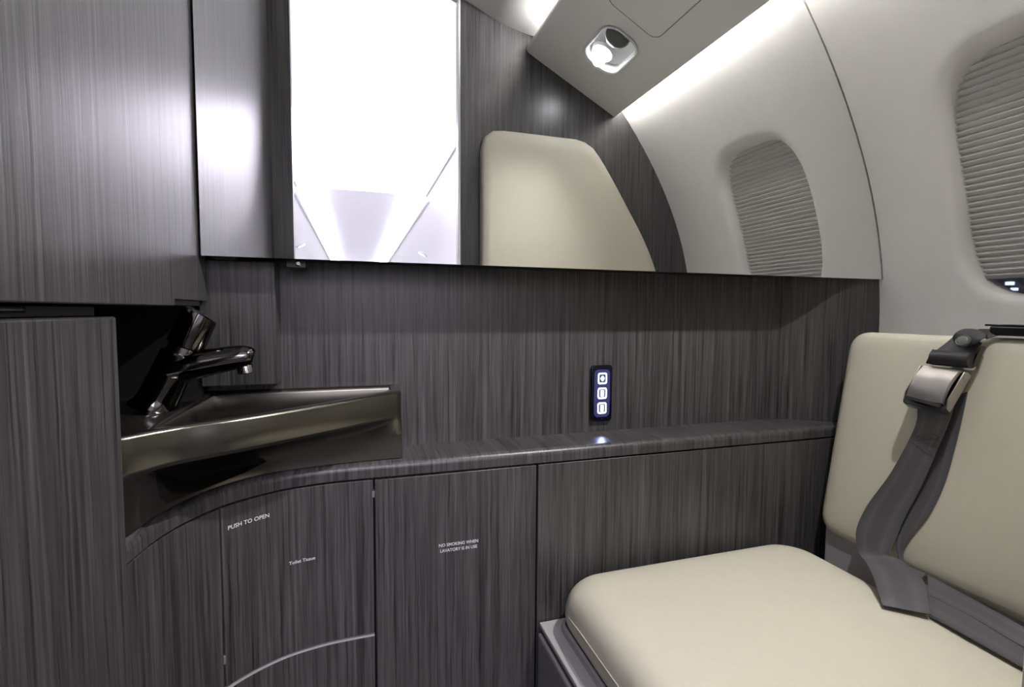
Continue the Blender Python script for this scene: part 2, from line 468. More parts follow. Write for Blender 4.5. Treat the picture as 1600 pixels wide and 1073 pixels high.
# shell face with a hole for the lamp: radial mesh around the lamp opening
lam = rrect(cu_, cy_, hu, hy, .036, 7)
YE0, YE1 = YB-.01, YM-.001
rows = []
def face_edge(u, y):
    d = Vector((u-cu_, y-cy_)); ts = []
    if d.x > 1e-9: ts.append((FL-.006-cu_)/d.x)
    if d.x < -1e-9: ts.append((.012-cu_)/d.x)
    if d.y > 1e-9: ts.append((YE1-cy_)/d.y)
    if d.y < -1e-9: ts.append((YE0-cy_)/d.y)
    k = min(ts); return cu_+d.x*k, cy_+d.y*k
ring0 = []
pts = list(lam)
for cu2, cy2 in ((FL-.006, YE1), (.012, YE1), (.012, YE0), (FL-.006, YE0)):   # keep the corners
    dd = Vector((cu2-cu_, cy2-cy_))
    best = min(range(len(pts)), key=lambda i: Vector((pts[i][0]-cu_, pts[i][1]-cy_)).angle(dd))
    ring0.append((best, (cu2, cy2)))
fixc = dict(ring0)
for tt in (1, .6, .3, .12, 0):
    r = []
    for i, (u, y) in enumerate(pts):
        e1 = fixc.get(i) or face_edge(u, y)
        r.append(fpt(u+(e1[0]-u)*tt, y+(e1[1]-y)*tt))
    rows.append(r)
for k, h in ((.97, -.002), (.94, -.008), (.90, -.020)):
    rows.append([fpt(cu_+(u-cu_)*k, cy_+(y-cy_)*k, h) for u, y in pts])
mb = MB().grid(rows, close_u=True)
for y0, y1 in ((YE0, YE1),):
    mb.grid([[fpt(u, y, h) for u, h in ((.012, 0), (.006, -.001), (.001, -.005), (0, -.012), (-.0008, -.022), (.004, -.022), (.010, -.006), (.04, -.006))] for y in (y0, y1)])
    mb.grid([[Vector((x, y, z)) for x, z in ((fpt(FL-.006, 0).x, fpt(FL-.006, 0).z), (.7185, .5625), (.7205, .565), (.7195, .572), (.7185, .60), (.7165, .66))] for y in (y0, y1)])
mb.build('shell', 'psu', t, smooth=True, ang=60)
hp = rrect(.150, .582, .070, .134, .022, 6)
MB().prism([fpt(u, y, .0004) for u, y in hp], fn*.0012).build('hatch', 'psu', t, bevel=.0006)
hp2 = rrect(.150, .5815, .0722, .1365, .024, 6)
MB().prism([fpt(u, y, .0001) for u, y in hp2], fn*.0004).build('hatch_seam', 'basegrey2', t)
MB().grid([[Vector((x, y, z)) for x, z in ((.7205, .573), (.7197, .592))] for y in (YE0+.01, .3, .5, YE1-.003)]).build('lower_wash_strip', 'wash2', t)
MB().grid([[Vector((x, y, z)) for x, z in ((.476, .722), (.476, .743))] for y in (.21, .3, .5, YE1-.003)]).build('upper_wash_strip', 'wash', t)
lt = MB()
lt.grid([[fpt(cu_+(u-cu_)*k, cy_+(y-cy_)*k, h) for u, y in pts] for k, h in ((1.03, .0015), (1.0, .004), (.95, .003), (.90, -.004))], close_u=True)
lh = lt.build('light_housing', 'whiteplastic', t, smooth=True)
MB().prism([fpt(cu_+(u-cu_)*.91, cy_+(y-cy_)*.91, -.018) for u, y in pts], -fn*.002).build('reflector', 'whiteplastic', lh)
MB().lathe([(.030, -.016), (.030, -.002), (.026, .004), (.016, .008), (.001, .009)], fpt(cu_-.010, .374), fn, 28).build('air_nozzle', 'nozzle', lh, smooth=True)
MB().lathe([(.030, -.016), (.027, -.008), (.022, -.012)], fpt(cu_-.008, .292), fn, 28).build('lamp_ring', 'whiteplastic', lh, smooth=True)
LEDP = fpt(cu_-.008, .292, -.004)
MB().lathe([(.017, -.008), (.016, .001), (.010, .004), (.001, .005)], LEDP, fn, 24).build('lamp_lens', 'ledglow', lh, smooth=True)
sp = bpy.data.lights.new('reading_lamp', 'SPOT'); sp.energy = LED_W; sp.spot_size = math.radians(112); sp.spot_blend = .9
sp.shadow_soft_size = .016; sp.color = (1.0, .985, .965)
so = bpy.data.objects.new('reading_lamp', sp); col.objects.link(so)
so.parent = t
so.location = (LEDP + fn*.012) - Vector((.58, .45, .60))
so.rotation_euler = Vector((-.42, .50, -1)).to_track_quat('-Z', 'Y').to_euler()

# ================================================================== MIRROR CABINET
t = thing('mirror_cabinet', 'wide frameless mirror mounted over the grey wood wall beside the window', 'mirror', (.3, YM, ZM))
ol = [(-.1868, ZM), (prof(ZM)-.002, ZM)]
for k in range(1, 15):
    z = ZM+(.566-ZM)*k/14; ol.append((prof(z)-.002, z))
ol += [(BX1+.004, BZ1-.002), (BX0-.002, BZ0-.002), (BX0-.004, .722), (.28, .798), (.10, .860), (-.10, .872), (-.1868, .868)]
MB().prism([(x, YM, z) for x, z in ol], (0, .004, 0)).build('mirror', 'mirror', t)
es = []
for k in range(0, 21):
    z = ZM+(.60-ZM)*k/20; es.append(z)
MB().grid([[Vector((prof(z)-.0012, YM-.0010, z)) for z in es], [Vector((prof(z)+.002, YM-.0010, z)) for z in es], [Vector((prof(z)+.002, YM+.002, z)) for z in es]]).build('edge_seal', 'blackplastic', t)
MB().box(-.186, .79, YM+.0045, YW-.002, ZM+.003, .50).build('body', 'black', t)
MB().box(.79, .985, YM+.0045, YM+.0060, ZM+.0015, .10).build('lower_edge', 'black', t)
MB().box(-.178, -.150, YM+.010, YC-.004, ZM-.0025, ZM+.003).build('hinge', 'blackplastic', t, bevel=.001)
l = MB().box(-.092, -.066, YM+.025, YW-.020, ZM-.010, ZM+.003).build('latch', 'blackplastic', t, bevel=.001)
MB().lathe([(.004, -.001), (.004, .003), (.0025, .0042), (.0005, .0042)], (-.076, YM+.026, ZM-.004), (0, -1, 0), 16).build('latch_screw', 'chrome_l', l, smooth=True)

# ================================================================== LEFT CABINETS
XO = -.190
t = thing('overhead_cabinet', 'glossy dark wood overhead cabinet left of the mirror', 'cabinet', (-.4, .45, .005))
MB().box(-.60, XO-.019, .135, .752, .006, .72).build('body', 'wood', t)
dp = [(.135, .0035), (.630, .0035), (.630, .0110), (.752, .0110), (.752, .80), (.135, .80)]
MB().prism([(XO-.018, y, z) for y, z in dp], (.018, 0, 0)).build('door', 'wood', t, bevel=.0012)
MB().box(-.26, XO-.004, .632, .735, .0045, .0105).build('bottom_catch', 'blackplastic', t)

XT = -.200
t = thing('tall_cabinet', 'dark wood tall side cabinet at the left edge below the overhead cabinet', 'cabinet', (-.4, .32, ZF))
MB().box(-.60, XT, .135, .516, ZF, -.0065).build('body', 'wood', t, bevel=.0022)
t = thing('pull_out_tray', 'thin olive grey pull-out tray slotted between the two left cabinets', 'tray', (-.35, .35, -.0065))
MB().box(-.55, -.2155, .14, .515, -.0062, .0018).build('tray_body', 'tray', t, bevel=.0006)
MB().tube([(-.211, .20, .0), (-.209, .30, .0), (-.209, .400, -.0005), (-.2105, .408, -.0008)], .0022, 10).build('handle', 'chrome_l', t, smooth=True)

# ================================================================== COUNTER AND CURVED CABINET
cpts = [(-.2075, .519), (-.2065, .540), (-.1995, .583), (-.185, .622), (-.155, .666), (-.106, .699), (-.053, .7135), (.0, .7165), (.05, .716)]
CUR = resample(catmull([(x, y, 0) for x, y in cpts], 10), 60)
def offset_curve(P, d):               # towards the wall (behind the front)
    out = []
    for i, p in enumerate(P):
        tg = (P[min(i+1, len(P)-1)]-P[max(i-1, 0)]).normalized()
        out.append(p+Vector((-tg.y, tg.x, 0))*d)
    return out
top = [(p.x, p.y) for p in CUR] + [(.3, .715), (.6, .715), (.86, .715), (.90, .7185), (.934, .7275)]
bk = [(.915, .7348), (.897, .7448), (.875, .7605), (.845, .7815), (.825, .7925), (.80, .7975), (.775, YW-.0005), (-.44, YW-.0005), (-.44, .519)]
ol = top+bk
arcl = [0]
for a, c in zip(top, top[1:]): arcl.append(arcl[-1]+math.hypot(c[0]-a[0], c[1]-a[1]))
def counter_uv(p, n):
    if abs(n.z) > .7: return (p.x*.98, p.y*.98+5)
    i = min(range(len(top)), key=lambda k: (top[k][0]-p.x)**2+(top[k][1]-p.y)**2)
    return (arcl[i]+(p.x-top[i][0] if i > 58 else 0), p.z)
t = thing('countertop', 'dark wood counter shelf with a curved front running below the mirror', 'counter', (.2, .76, ZSB))
MB().prism([(x, y, ZSB) for x, y in ol], (0, 0, ZS-ZSB)).build('slab', 'wood', t, bevel=.010, ang=50, uvfun=counter_uv, seg=5, pick=lambda e, off: all((v.co-off).z > ZS-.001 and (v.co-off).y < (.7342 if (v.co-off).x > .5 else .72) for v in e.verts))

def curved_panel(name, s0, s1, z0, z1, d0, th, parent, mat='wood', bevel=.0010):
    seg = [p for p in CUR]
    n = 26
    i0, i1 = s0*(len(CUR)-1), s1*(len(CUR)-1)
    def at(P, q):
        k = min(int(q), len(P)-2); return P[k].lerp(P[k+1], q-k)
    A = offset_curve(CUR, d0); B = offset_curve(CUR, d0+th)
    fa = [at(A, i0+(i1-i0)*k/n) for k in range(n+1)]; fb = [at(B, i0+(i1-i0)*k/n) for k in range(n+1)]
    L = [0]
    for a, c in zip(fa, fa[1:]): L.append(L[-1]+(c-a).length)
    base = s0*.45
    outl = fa+fb[::-1]
    us = [base+x for x in L]; us = us+us[::-1]
    def uvf(p, nn):
        i = min(range(len(fa)), key=lambda k: (fa[k].x-p.x)**2+(fa[k].y-p.y)**2)
        return (base+L[i]+.4, p.z)
    mb = MB().prism([(p.x, p.y, z0) for p in outl], (0, 0, z1-z0))
    return mb.build(name, mat, parent, bevel=bevel, ang=60, uvfun=uvf, smooth=False)
def arc_at(s, d):
    P = offset_curve(CUR, d); q = s*(len(CUR)-1); k = min(int(q), len(P)-2)
    return P[k].lerp(P[k+1], q-k)
def s_of_x(x):
    for k in range(len(CUR)-1):
        if CUR[k].x <= x <= CUR[k+1].x: return (k+(x-CUR[k].x)/(CUR[k+1].x-CUR[k].x))/(len(CUR)-1)
SG, SE = s_of_x(-.1585), s_of_x(.0205)
t = thing('curved_vanity_cabinet', 'concave curved dark wood cabinet under the sink counter with white lettering', 'cabinet', (-.1, .70, ZF))
zt = ZSB-.0035
curved_panel('carcass', .0, SE, ZF, ZSB-.001, .016, .01, t, 'shadowgap', bevel=0)
sp_ = curved_panel('side_panel', .012, SG-.006, ZF, zt, .002, .013, t)
for f in sp_.data.polygons: f.use_smooth = False
td = curved_panel('tissue_door', SG, SE-.004, -.4675, zt, .002, .013, t)
td['label'] = 'curved door lettered PUSH TO OPEN and Toilet Tissue'
curved_panel('lower_panel', SG, SE-.004, ZF, -.4715, .001, .014, t)
MB().grid([[Vector((*arc_at(SG+(SE-.004-SG)*k/24, d).xy, z)) for k in range(25)] for d, z in ((.001, -.4715), (.0002, -.4711), (.0002, -.4704), (.0125, -.4704))]).build('edge_strip', 'basegrey', t, smooth=True)
for sx, zz in ((SE-.003, -.262), (SG-.003, -.432)):
    p = arc_at(sx, .004)
    MB().box(p.x-.0022, p.x+.0022, p.y-.002, p.y+.006, zz-.005, zz+.005).build('hinge', 'basegrey2', t, bevel=.0006)
Ltot = sum((b_-a_).length for a_, b_ in zip(CUR, CUR[1:]))
def put_curved(s0, z0):
    def f(x, y):
        p = arc_at(min(.999, s0+x/Ltot), .0016); return (p.x, p.y, z0+y)
    return f
lettering('push_to_open_lettering', 'PUSH TO OPEN', .0073, put_curved(s_of_x(-.1535), -.2705), t)
lettering('toilet_tissue_lettering', 'Toilet Tissue', .0063, put_curved(s_of_x(-.091), -.3435), t)

t = thing('storage_cabinet', 'flat dark wood cabinet with white no smoking notice below the counter', 'cabinet', (.145, .72, ZF))
MB().box(.018, .2685, YP+.016, YP+.075, ZF, ZSB-.001).build('carcass', 'shadowgap', t)
d_ = MB().box(.0215, .2665, YP, YP+.015, ZF, zt).build('door', 'wood', t, bevel=.0012)
def flat(x0, z0, y=YP-.0004): return lambda x, y_: (x0+x, y, z0+y_)
lettering('notice_lettering', 'NO SMOKING WHEN', .0068, flat(.1425, -.3515), t, align='CENTER', stretch=.92)
lettering('notice_lettering', 'LAVATORY IS IN USE', .0068, flat(.1425, -.3600), t, align='CENTER', stretch=.90)

t = thing('access_panel', 'dark wood lower wall panel behind the cream seat', 'panel', (.6, .72, ZF))
MB().box(.2695, .955, YP, YP+.009, ZF, zt).build('board', 'wood', t, bevel=.0010)

# ================================================================== SINK
TT = [(-.2150, .5195), (-.2035, .526), (-.1715, .556), (-.1275, .581), (-.087, .608), (-.024, .656), (.020, .694), (.0590, .7290)]
AA = [(-.2150, .5215), (-.2085, .552), (-.2020, .592), (-.180, .6455), (-.147, .6855), (-.103, .7095), (-.040, .7225), (.014, .7270), (.0605, .7290)]
NF = 44
Tc = resample(catmull([(x, y, 0) for x, y in TT], 8), NF); Ac = resample(catmull([(x, y, 0) for x, y in AA], 8), NF)
def sink_loop(bl, z, inset=0.0, xmin=None):
    P = [a.lerp(c, bl) for a, c in zip(Tc, Ac)]
    xr = P[-1].x
    P += [Vector((xr+.0012, P[-1].y+.004, 0)), Vector((xr+.0015, .755, 0)), Vector((xr+.0015, .780, 0)), Vector((xr, .7975, 0))]
    P += [Vector((x, .798, 0)) for x in (.0, -.08, -.16, -.24, -.34)] + [Vector((-.42, .798, 0)), Vector((-.42, .70, 0)), Vector((-.42, .60, 0)), Vector((-.42, .5215, 0)), Vector((-.32, .5195, 0))]
    n = len(P); out = []
    for i, p in enumerate(P):
        if inset:
            tg = (P[(i+1) % n]-P[i-1]).normalized(); p = p+Vector((-tg.y, tg.x, 0))*inset
        q = Vector((p.x, p.y, z))
        if xmin is not None and q.x < xmin:
            q.x = xmin
        out.append(q)
    if xmin is not None:
        for q in out:
            q.y = max(min(q.y, .797-inset), .5195+inset+.02)
    return out
t = thing('corner_sink', 'glossy dark bronze corner sink with a concave sweeping front', 'sink', (-.1, .66, ZS))
ZR = -.1155
lv = [sink_loop(1, ZS+.0008, .003)] + [sink_loop(b_, z_) for z_, b_ in ((-.2148, 1.0), (-.2120, 1.0), (-.2040, .992), (-.1930, .945), (-.1820, .85), (-.1730, .72), (-.1655, .55), (-.1600, .36), (-.1565, .19), (-.1540, .07), (-.1518, .015), (-.1485, 0), (-.135, 0), (ZR-.004, 0))] + [sink_loop(0, ZR-.0012, .0012), sink_loop(0, ZR, .004), sink_loop(0, ZR, .010)]
inn = [sink_loop(0, ZR-.0002, .012, -.196), sink_loop(0, ZR-.0025, .0145, -.194), sink_loop(0, ZR-.0060, .0155, -.193), sink_loop(0, -.1420, .0165, -.192), sink_loop(.20, -.1500, .0165, -.191), sink_loop(.62, -.1570, .0165, -.190), sink_loop(.92, -.1680, .0165, -.189), sink_loop(1.0, -.1850, .017, -.187), sink_loop(1.0, -.1930, .022, -.182)]
c0 = Vector((-.085, .762, -.196))
inn.append([c0.lerp(p, .5)+Vector((0, 0, -.004)) for p in inn[-1]]); inn.append([c0.lerp(p, .05) for p in inn[-2]])
mb = MB().grid(lv+inn, close_u=True)
mb.build('basin', 'bronze', t, smooth=True, ang=60)
MB().lathe([(.014, 0), (.014, .002), (.011, .003), (.009, .001), (.001, .001)], c0+Vector((0, 0, -.003)), (0, 0, 1), 24).build('drain', 'chrome_l', t, smooth=True)

# ================================================================== FAUCET
FB = Vector((-.2235, .655, ZR)); FT = Vector((-.1955, .660, -.053))
t = thing('push_faucet', 'smoked chrome push-button faucet leaning over the corner sink', 'faucet', FB)
ax = (FT-FB); fl_ = ax.length; ax.normalize()
MB().lathe([(.0255, .0005), (.0255, .004), (.0225, .008), (.0212, .016), (.0208, fl_*.5), (.0205, fl_*.85), (.0205, fl_), (.0185, fl_+.002)], FB, ax, 40).build('faucet_body', 'chrome', t, smooth=True)
MB().lathe([(.0180, .001), (.0165, .002), (.0165, .010), (.0150, .011)], FT, ax, 40).build('collar', 'chrome_l', t, smooth=True)
# knob: cylinder with a slanted top and a chamfered lower skirt
kb = FT+ax*.011; seg = 40; tq = Vector((0, 1, 0)); tq = (tq-ax*tq.dot(ax)).normalized(); rq = tq.cross(ax)  # rq points right
if rq.x < 0: rq = -rq
rows = []
for rr, h, sl in ((.0150, 0, 0), (.0195, .0005, 0), (.0200, .003, 0), (.0190, .036, -.10), (.0184, .0412, -.16), (.0166, .0425, -.16), (.010, .0429, -.16), (.001, .0429, -.16)):
    rows.append([kb+ax*(h+sl*rr*math.cos(2*math.pi*k/seg))+(rq*math.cos(2*math.pi*k/seg)+tq*math.sin(2*math.pi*k/seg))*rr for k in range(seg)])
mb = MB().grid(rows, close_u=True); mb.f.append(list(range(seg))[::-1])
mb.build('push_knob', 'chrome', t, smooth=True)
s0 = Vector((-.2045, .656, -.069))
spn = catmull([s0, (-.185, .657, -.0655), (-.165, .658, -.0615), (-.145, .659, -.0580), (-.132, .6595, -.0562), (-.1245, .660, -.0566), (-.1195, .660, -.0580)], 5)
rad = [.0200, .0195, .0180, .0168, .0158, .0148, .0115]
rr = []
for i in range(6):
    for k in range(5): rr.append(rad[i]+(rad[i+1]-rad[i])*k/5)
rr.append(rad[-1])
sp_o = MB().tube(spn, rr, 24, .88).build('spout', 'chrome', t, smooth=True, ang=60)
MB().lathe([(.0085, 0), (.0095, .003), (.0095, .009), (.007, .010)], (-.1285, .660, -.0665), (.12, 0, -1), 24).build('aerator', 'chrome_l', sp_o, smooth=True)

# ================================================================== SWITCH PANEL
sx0, sx1, sz0, sz1 = .3985, .4400, -.1965, -.0950
cx, cz = (sx0+sx1)/2, (sz0+sz1)/2
t = thing('switch_panel', 'black glossy switch panel with three glowing white buttons on the back wall', 'switch', (cx, YW, cz))
MB().prism([(x, YW-.0004, z) for x, z in rrect(cx, cz, (sx1-sx0)/2, (sz1-sz0)/2, .006, 5)], (0, -.006, 0)).build('plate', 'glossblack', t, bevel=.0012)
MB().prism([(x, YW-.0062, z) for x, z in rrect(cx, cz, .0155, .0430, .008, 5)], (0, -.0004, 0)).build('halo_field', 'field', t)  # blue halo round the buttons, put in as a faintly glowing sheet
for i in range(3):
    bz = cz+.0270-.0268*i
    bt = MB().prism([(x, YW-.0066, z) for x, z in rrect(cx, bz, .0098, .0108, .0045, 5)], (0, -.0006, 0)).build('button', 'btnhalo', t)
    ring = MB(); o_, i_ = rrect(cx, bz, .0092, .0103, .0042, 5), rrect(cx, bz, .0064, .0075, .0028, 5)
    ring.grid([[(x, YW-.0076, z) for x, z in o_], [(x, YW-.0076, z) for x, z in i_]], close_u=True)
    ring.build('lit_ring', 'btnglow', bt)
    ic = MB()
    if i == 0:
        for dx, dz, a, c in ((0, 0, .0022, .0050), (0, 0, .0042, .0020), (0, 0, .0034, .0034)):
            ic.prism([(x, YW-.0077, z) for x, z in rrect(cx+dx, bz+dz, a, c, min(a, c)*.7, 3)], (0, -.0002, 0))
    else:
        ic.prism([(x, YW-.0077, z) for x, z in rrect(cx, bz, .0036, .0062, .0014, 3)], (0, -.0002, 0))
    ic.build('lit_icon', 'icon', bt)
    if i == 2:
        MB().prism([(x, YW-.0081, z) for x, z in rrect(cx+.0002, bz, .0008, .0008, .0004, 3)], (0, -.0002, 0)).build('dot', 'basegrey2', bt)

nl = bpy.data.lights.new('counter_glow_spot', 'SPOT'); nl.energy = .07; nl.color = (.35, .45, 1.0); nl.spot_size = math.radians(50); nl.spot_blend = 1.0; nl.shadow_soft_size = .002  # spot added for the blue glow on the counter; its source is unseen
no = bpy.data.objects.new('counter_glow_spot', nl); col.objects.link(no); no.parent = t
no.location = Vector((cx, YW-.0085, sz0+.004))-Vector((cx, YW, cz))
no.rotation_euler = Vector((-.040, -.068, -.022)).to_track_quat('-Z', 'Y').to_euler()
MB().lathe([(.0022, 0), (.0018, .0008), (.0003, .001)], (cx, YW-.0064, sz0+.0042), (0, -1, 0), 12).build('glow_spot_cap', 'glossblack', t, smooth=True)
# ================================================================== TOILET BENCH
t = thing('toilet_bench', 'light grey bench base with a stepped rim carrying the cream seat cushion', 'bench', (.5, .42, ZF))
MB().box(.2705, .86, .145, .7125, ZF, -.517).build('body', 'basegrey2', t, bevel=.0015)
MB().box(.284, .85, .150, .7120, -.517, -.503).build('recess', 'basegrey2', t)
MB().box(.2705, .276, .145, .7125, -.519, -.5135).build('front_edge', 'basegrey', t, bevel=.001)
MB().box(.2725, .86, .145, .7125, -.503, -.496).build('rim', 'basegrey', t, bevel=.0012)
o_ = rrect(.549, .428, .2515, .272, .03, 6); i_ = rrect(.549, .428, .2480, .2685, .027, 6)
MB().grid([[(x, y, -.496) for x, y in o_], [(x, y, -.4845) for x, y in o_], [(x, y, -.483) for x, y in i_], [(x, y, -.4935) for x, y in i_]], close_u=True).build('cushion_tray', 'basegrey', t, smooth=True, ang=50)

# cushion: soft slab
def cushion_ring(ins, z, n=9):
    x0, x1, y0, y1 = .2935, .768, .150, .7060
    return [Vector((x, y, z)) for x, y in rrect((x0+x1)/2, (y0+y1)/2, (x1-x0)/2-ins, (y1-y0)/2-ins, max(.060-ins*.45, .02), n)]
cr = [cushion_ring(.030, -.4950), cushion_ring(.016, -.4935), cushion_ring(.012, -.483), cushion_ring(.005, -.477), cushion_ring(.0, -.468), cushion_ring(-.001, -.455), cushion_ring(.002, -.439), cushion_ring(.008, -.4255), cushion_ring(.018, -.4155), cushion_ring(.032, -.4092), cushion_ring(.052, -.4060), cushion_ring(.09, -.4040), cushion_ring(.13, -.403), cushion_ring(.18, -.4022), cushion_ring(.215, -.402)]
wr = random.Random(3)
mb = MB().grid(cr, close_u=True)
n = len(cr[0]); nv = len(mb.v)
mb.f.append([nv-n+k for k in range(n)]); mb.f.append(list(range(n))[::-1])
cu = mb.build('seat_cushion', 'leather', None, smooth=True, ang=180)
tag(cu, 'cream leather seat cushion on the light grey bench', 'cushion')
sub = cu.modifiers.new('soft', 'SUBSURF'); sub.levels = 1; sub.render_levels = 2

MB().tube([(.2940, .650, -.452), (.2925, .60, -.4475), (.2923, .50, -.446), (.2923, .35, -.446), (.2923, .19, -.447)], .0008, 8).build('seam', 'leather', cu, smooth=True)
# ================================================================== SEAT BACK
bn = Vector((-1, 0, .155)).normalized()          # out of the face, towards the seat
bv = Vector((.155, 0, 1)).normalized()           # up the face
bq = Vector((.818, .69, -.38))
t = thing('back_cushion', 'cream leather backrest leaning on the side wall under the window', 'back cushion', (.85, .42, -.40))
ZBOT, ZTOP = -.400, -.0305
def bp_(y, z, h):                                # point at height z of the face, lifted by h along its normal
    x = .818+.155*(z+.38)
    return Vector((x, y, z))+bn*h
YL, YR = .6905, .155
cyb, czb, hyb, hzb = (YL+YR)/2, (ZBOT+ZTOP)/2, (YL-YR)/2, (ZTOP-ZBOT)/2
def back_ring(ins, h, n=8, r0=.032):
    return [bp_(y, z, h) for y, z in rrect(cyb, czb, hyb-ins, hzb-ins, max(r0-ins*.8, .008), n)]
br = [back_ring(.006, -.050), back_ring(.0, -.044), back_ring(0, -.018), back_ring(.002, -.009), back_ring(.006, -.004), back_ring(.013, -.001), back_ring(.025, .0), back_ring(.06, .0012), back_ring(.12, .002), back_ring(.17, .0022)]
mb = MB().grid(br, close_u=True); n = len(br[0]); nv = len(mb.v)
mb.f.append([nv-n+k for k in range(n)]); mb.f.append(list(range(n))[::-1])
pad = mb.build('pad', 'leather', t, smooth=True, ang=180)
st = MB()
zz = ZBOT+.036
while zz < ZTOP-.036:
    st.tube([bp_(YL-.0038, zz, -.0068), bp_(YL-.0038, zz+.0015, -.0062), bp_(YL-.0038, zz+.0030, -.0068)], .0006, 5)
    zz += .0046
s_o = st.build('stitching', 'stitch', pad); s_o['kind'] = 'stuff'
MB().box(.827, .88, .150, .680, -.4955, -.388).build('support_panel', 'basegrey', t, bevel=.002)
mb = MB()
mb.prism([(prof(z)-.004, .60, z) if k == 0 else (.925+.12*z, .60, z) for k, z in ((0, -.06), (0, -.30), (1, -.30), (1, -.06))], (0, -.40, 0))
mb.build('back_spacer', 'basegrey2', t)

# ================================================================== WINDOW SHADE
t = thing('window_shade', 'grey pleated window shade pulled almost fully down above the cream backrest', 'window shade', (.96, WY, .06))
NP = 37; zb, ztp = .0655, .41
rows = []
for i in range(2*NP+1):
    z = zb+(ztp-zb)*i/(2*NP)
    h = .0085 if i % 2 else .0
    rr = []
    for k in range(3):
        y = WY-.131+.262*k/2
        rr.append(Vector((prof(z)+.0265+h, y, z)))
    rows.append(rr)
MB().grid(rows).build('pleated_fabric', 'shade', t)
MB().box(prof(zb)+.024, prof(zb)+.034, WY-.131, WY+.131, zb-.006, zb+.0005).build('bottom_rail', 'basegrey2', t, bevel=.001)
# glowing boxes on posts added outside, standing in for two reflections in the glass
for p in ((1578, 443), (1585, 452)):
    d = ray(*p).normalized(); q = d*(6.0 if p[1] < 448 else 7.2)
    lt_ = thing('glass_glint', 'small bluish white glint standing in for a reflection in the bare strip of window, %s of two' % ('upper' if p[1] < 448 else 'lower'), 'reflection', (q.x, q.y, ZF-.04), 'added window glints')
    MB().box(q.x-.02, q.x+.02, q.y-.022, q.y+.022, q.z-.014, q.z+.014).build('glint_box', 'glintglow', lt_)
    MB().box(q.x-.004, q.x+.004, q.y-.004, q.y+.004, ZF-.04, q.z-.014).build('glint_post', 'black', lt_)

# ================================================================== SEAT BELT
t = thing('seat_belt', 'grey lap belt with metal lift buckle hanging down the cream backrest', 'seat belt', (.84, .54, -.40))
def onb(p, h):                                   # pixel -> point lifted h off the backrest face
    return on_plane(p, bn, bq+bn*h)
def ribbon(name, secs, parent, mat='web', th=.0014, n=6, crown=0.0):
    Ls = catmull([a for a, c in secs], n); Rs = catmull([c for a, c in secs], n)
    W = 8; rows = []; uvs = []; Lc = 0
    for i, (a, c) in enumerate(zip(Ls, Rs)):
        if i: Lc += ((a+c)/2-(Ls[i-1]+Rs[i-1])/2).length
        rows.append([a.lerp(c, k/W) for k in range(W+1)]); uvs.append([(k/W, Lc) for k in range(W+1)])
    # thickness
    nr = []
    for i, r in enumerate(rows):
        tg = (rows[min(i+1, len(rows)-1)][W//2]-rows[max(i-1, 0)][W//2]).normalized()
        ac = (r[W]-r[0]).normalized(); nn = tg.cross(ac).normalized(); nr.append(nn)
    full = []; fu = []
    for r, nn, u in zip(rows, nr, uvs):
        full.append([p+nn*(th/2+crown*math.sin(math.pi*k/W)) for k, p in enumerate(r)]+[p-nn*(th/2-crown*math.sin(math.pi*k/W)) for k, p in reversed(list(enumerate(r)))])
        fu.append(list(u)+list(reversed(u)))
    mb = MB().grid(full, close_u=True, uvs=fu)
    c = len(full[0])
    return mb.build(name, mat, parent, smooth=True, ang=60)
H = .012
A = [(onb((1440, 600), .022), onb((1500, 606), .022)), (onb((1434, 632), .030), onb((1490, 636), .030)), (onb((1433, 655), .029), onb((1484, 655), .027)), (onb((1422, 684), .024), onb((1470, 690), .020)), (onb((1391, 740), .016), onb((1441, 757), .012)),
     (onb((1355, 790), .014), onb((1415, 806), .012)), (onb((1338, 829), .022), onb((1402, 836), .018)), (onb((1342, 862), .034), onb((1390, 864), .030)),
     (on_z((1352, 877), -.380), on_z((1412, 878), -.378)), (on_z((1363, 897), -.384), on_z((1441, 905), -.380)), (on_z((1373, 925), -.391), on_z((1449, 932), -.389)), (on_z((1379, 946), -.3985), on_z((1453, 960), -.3985))]
ribbon('front_webbing', A, t)
Bq = [(onb((1468, 625), .004), onb((1512, 612), .004)), (onb((1460, 660), .004), onb((1503, 655), .004)), (onb((1450, 700), .004), onb((1492, 700), .004)), (onb((1434, 755), .004), onb((1476, 755), .004)), (onb((1415, 800), .005), onb((1452, 804), .004)), (onb((1403, 838), .010), onb((1420, 845), .003)), (onb((1403, 868), .012), onb((1411, 868), .003)), (onb((1412, 889), .014), onb((1420, 884), .004)), (on_z((1440, 905), -.388), on_z((1447, 896), -.386))]
ribbon('rear_webbing', Bq, t)
Cq = [(on_z((1404, 918), -.396), on_z((1400, 962), -.409)) , (on_z((1446, 912), -.392), on_z((1453, 960), -.401)), (on_z((1500, 945), -.392), on_z((1510, 993), -.4005)), (on_z((1550, 972), -.392), on_z((1560, 1021), -.4005)), (on_z((1600, 1000), -.392), on_z((1612, 1050), -.4005)), (on_z((1690, 1050), -.392), on_z((1705, 1104), -.4005))]
ribbon('lap_webbing', Cq[1:], t, crown=-.001)
Dq = [(on_z((1449, 898), -.386), on_z((1452, 930), -.394)), (on_z((1500, 925), -.384), on_z((1520, 965), -.393)), (on_z((1550, 952), -.382), on_z((1580, 1000), -.393)), (on_z((1600, 980), -.382), on_z((1640, 1035), -.393)), (on_z((1690, 1030), -.382), on_z((1720, 1085), -.393))]
ribbon('spare_webbing', Dq, t)
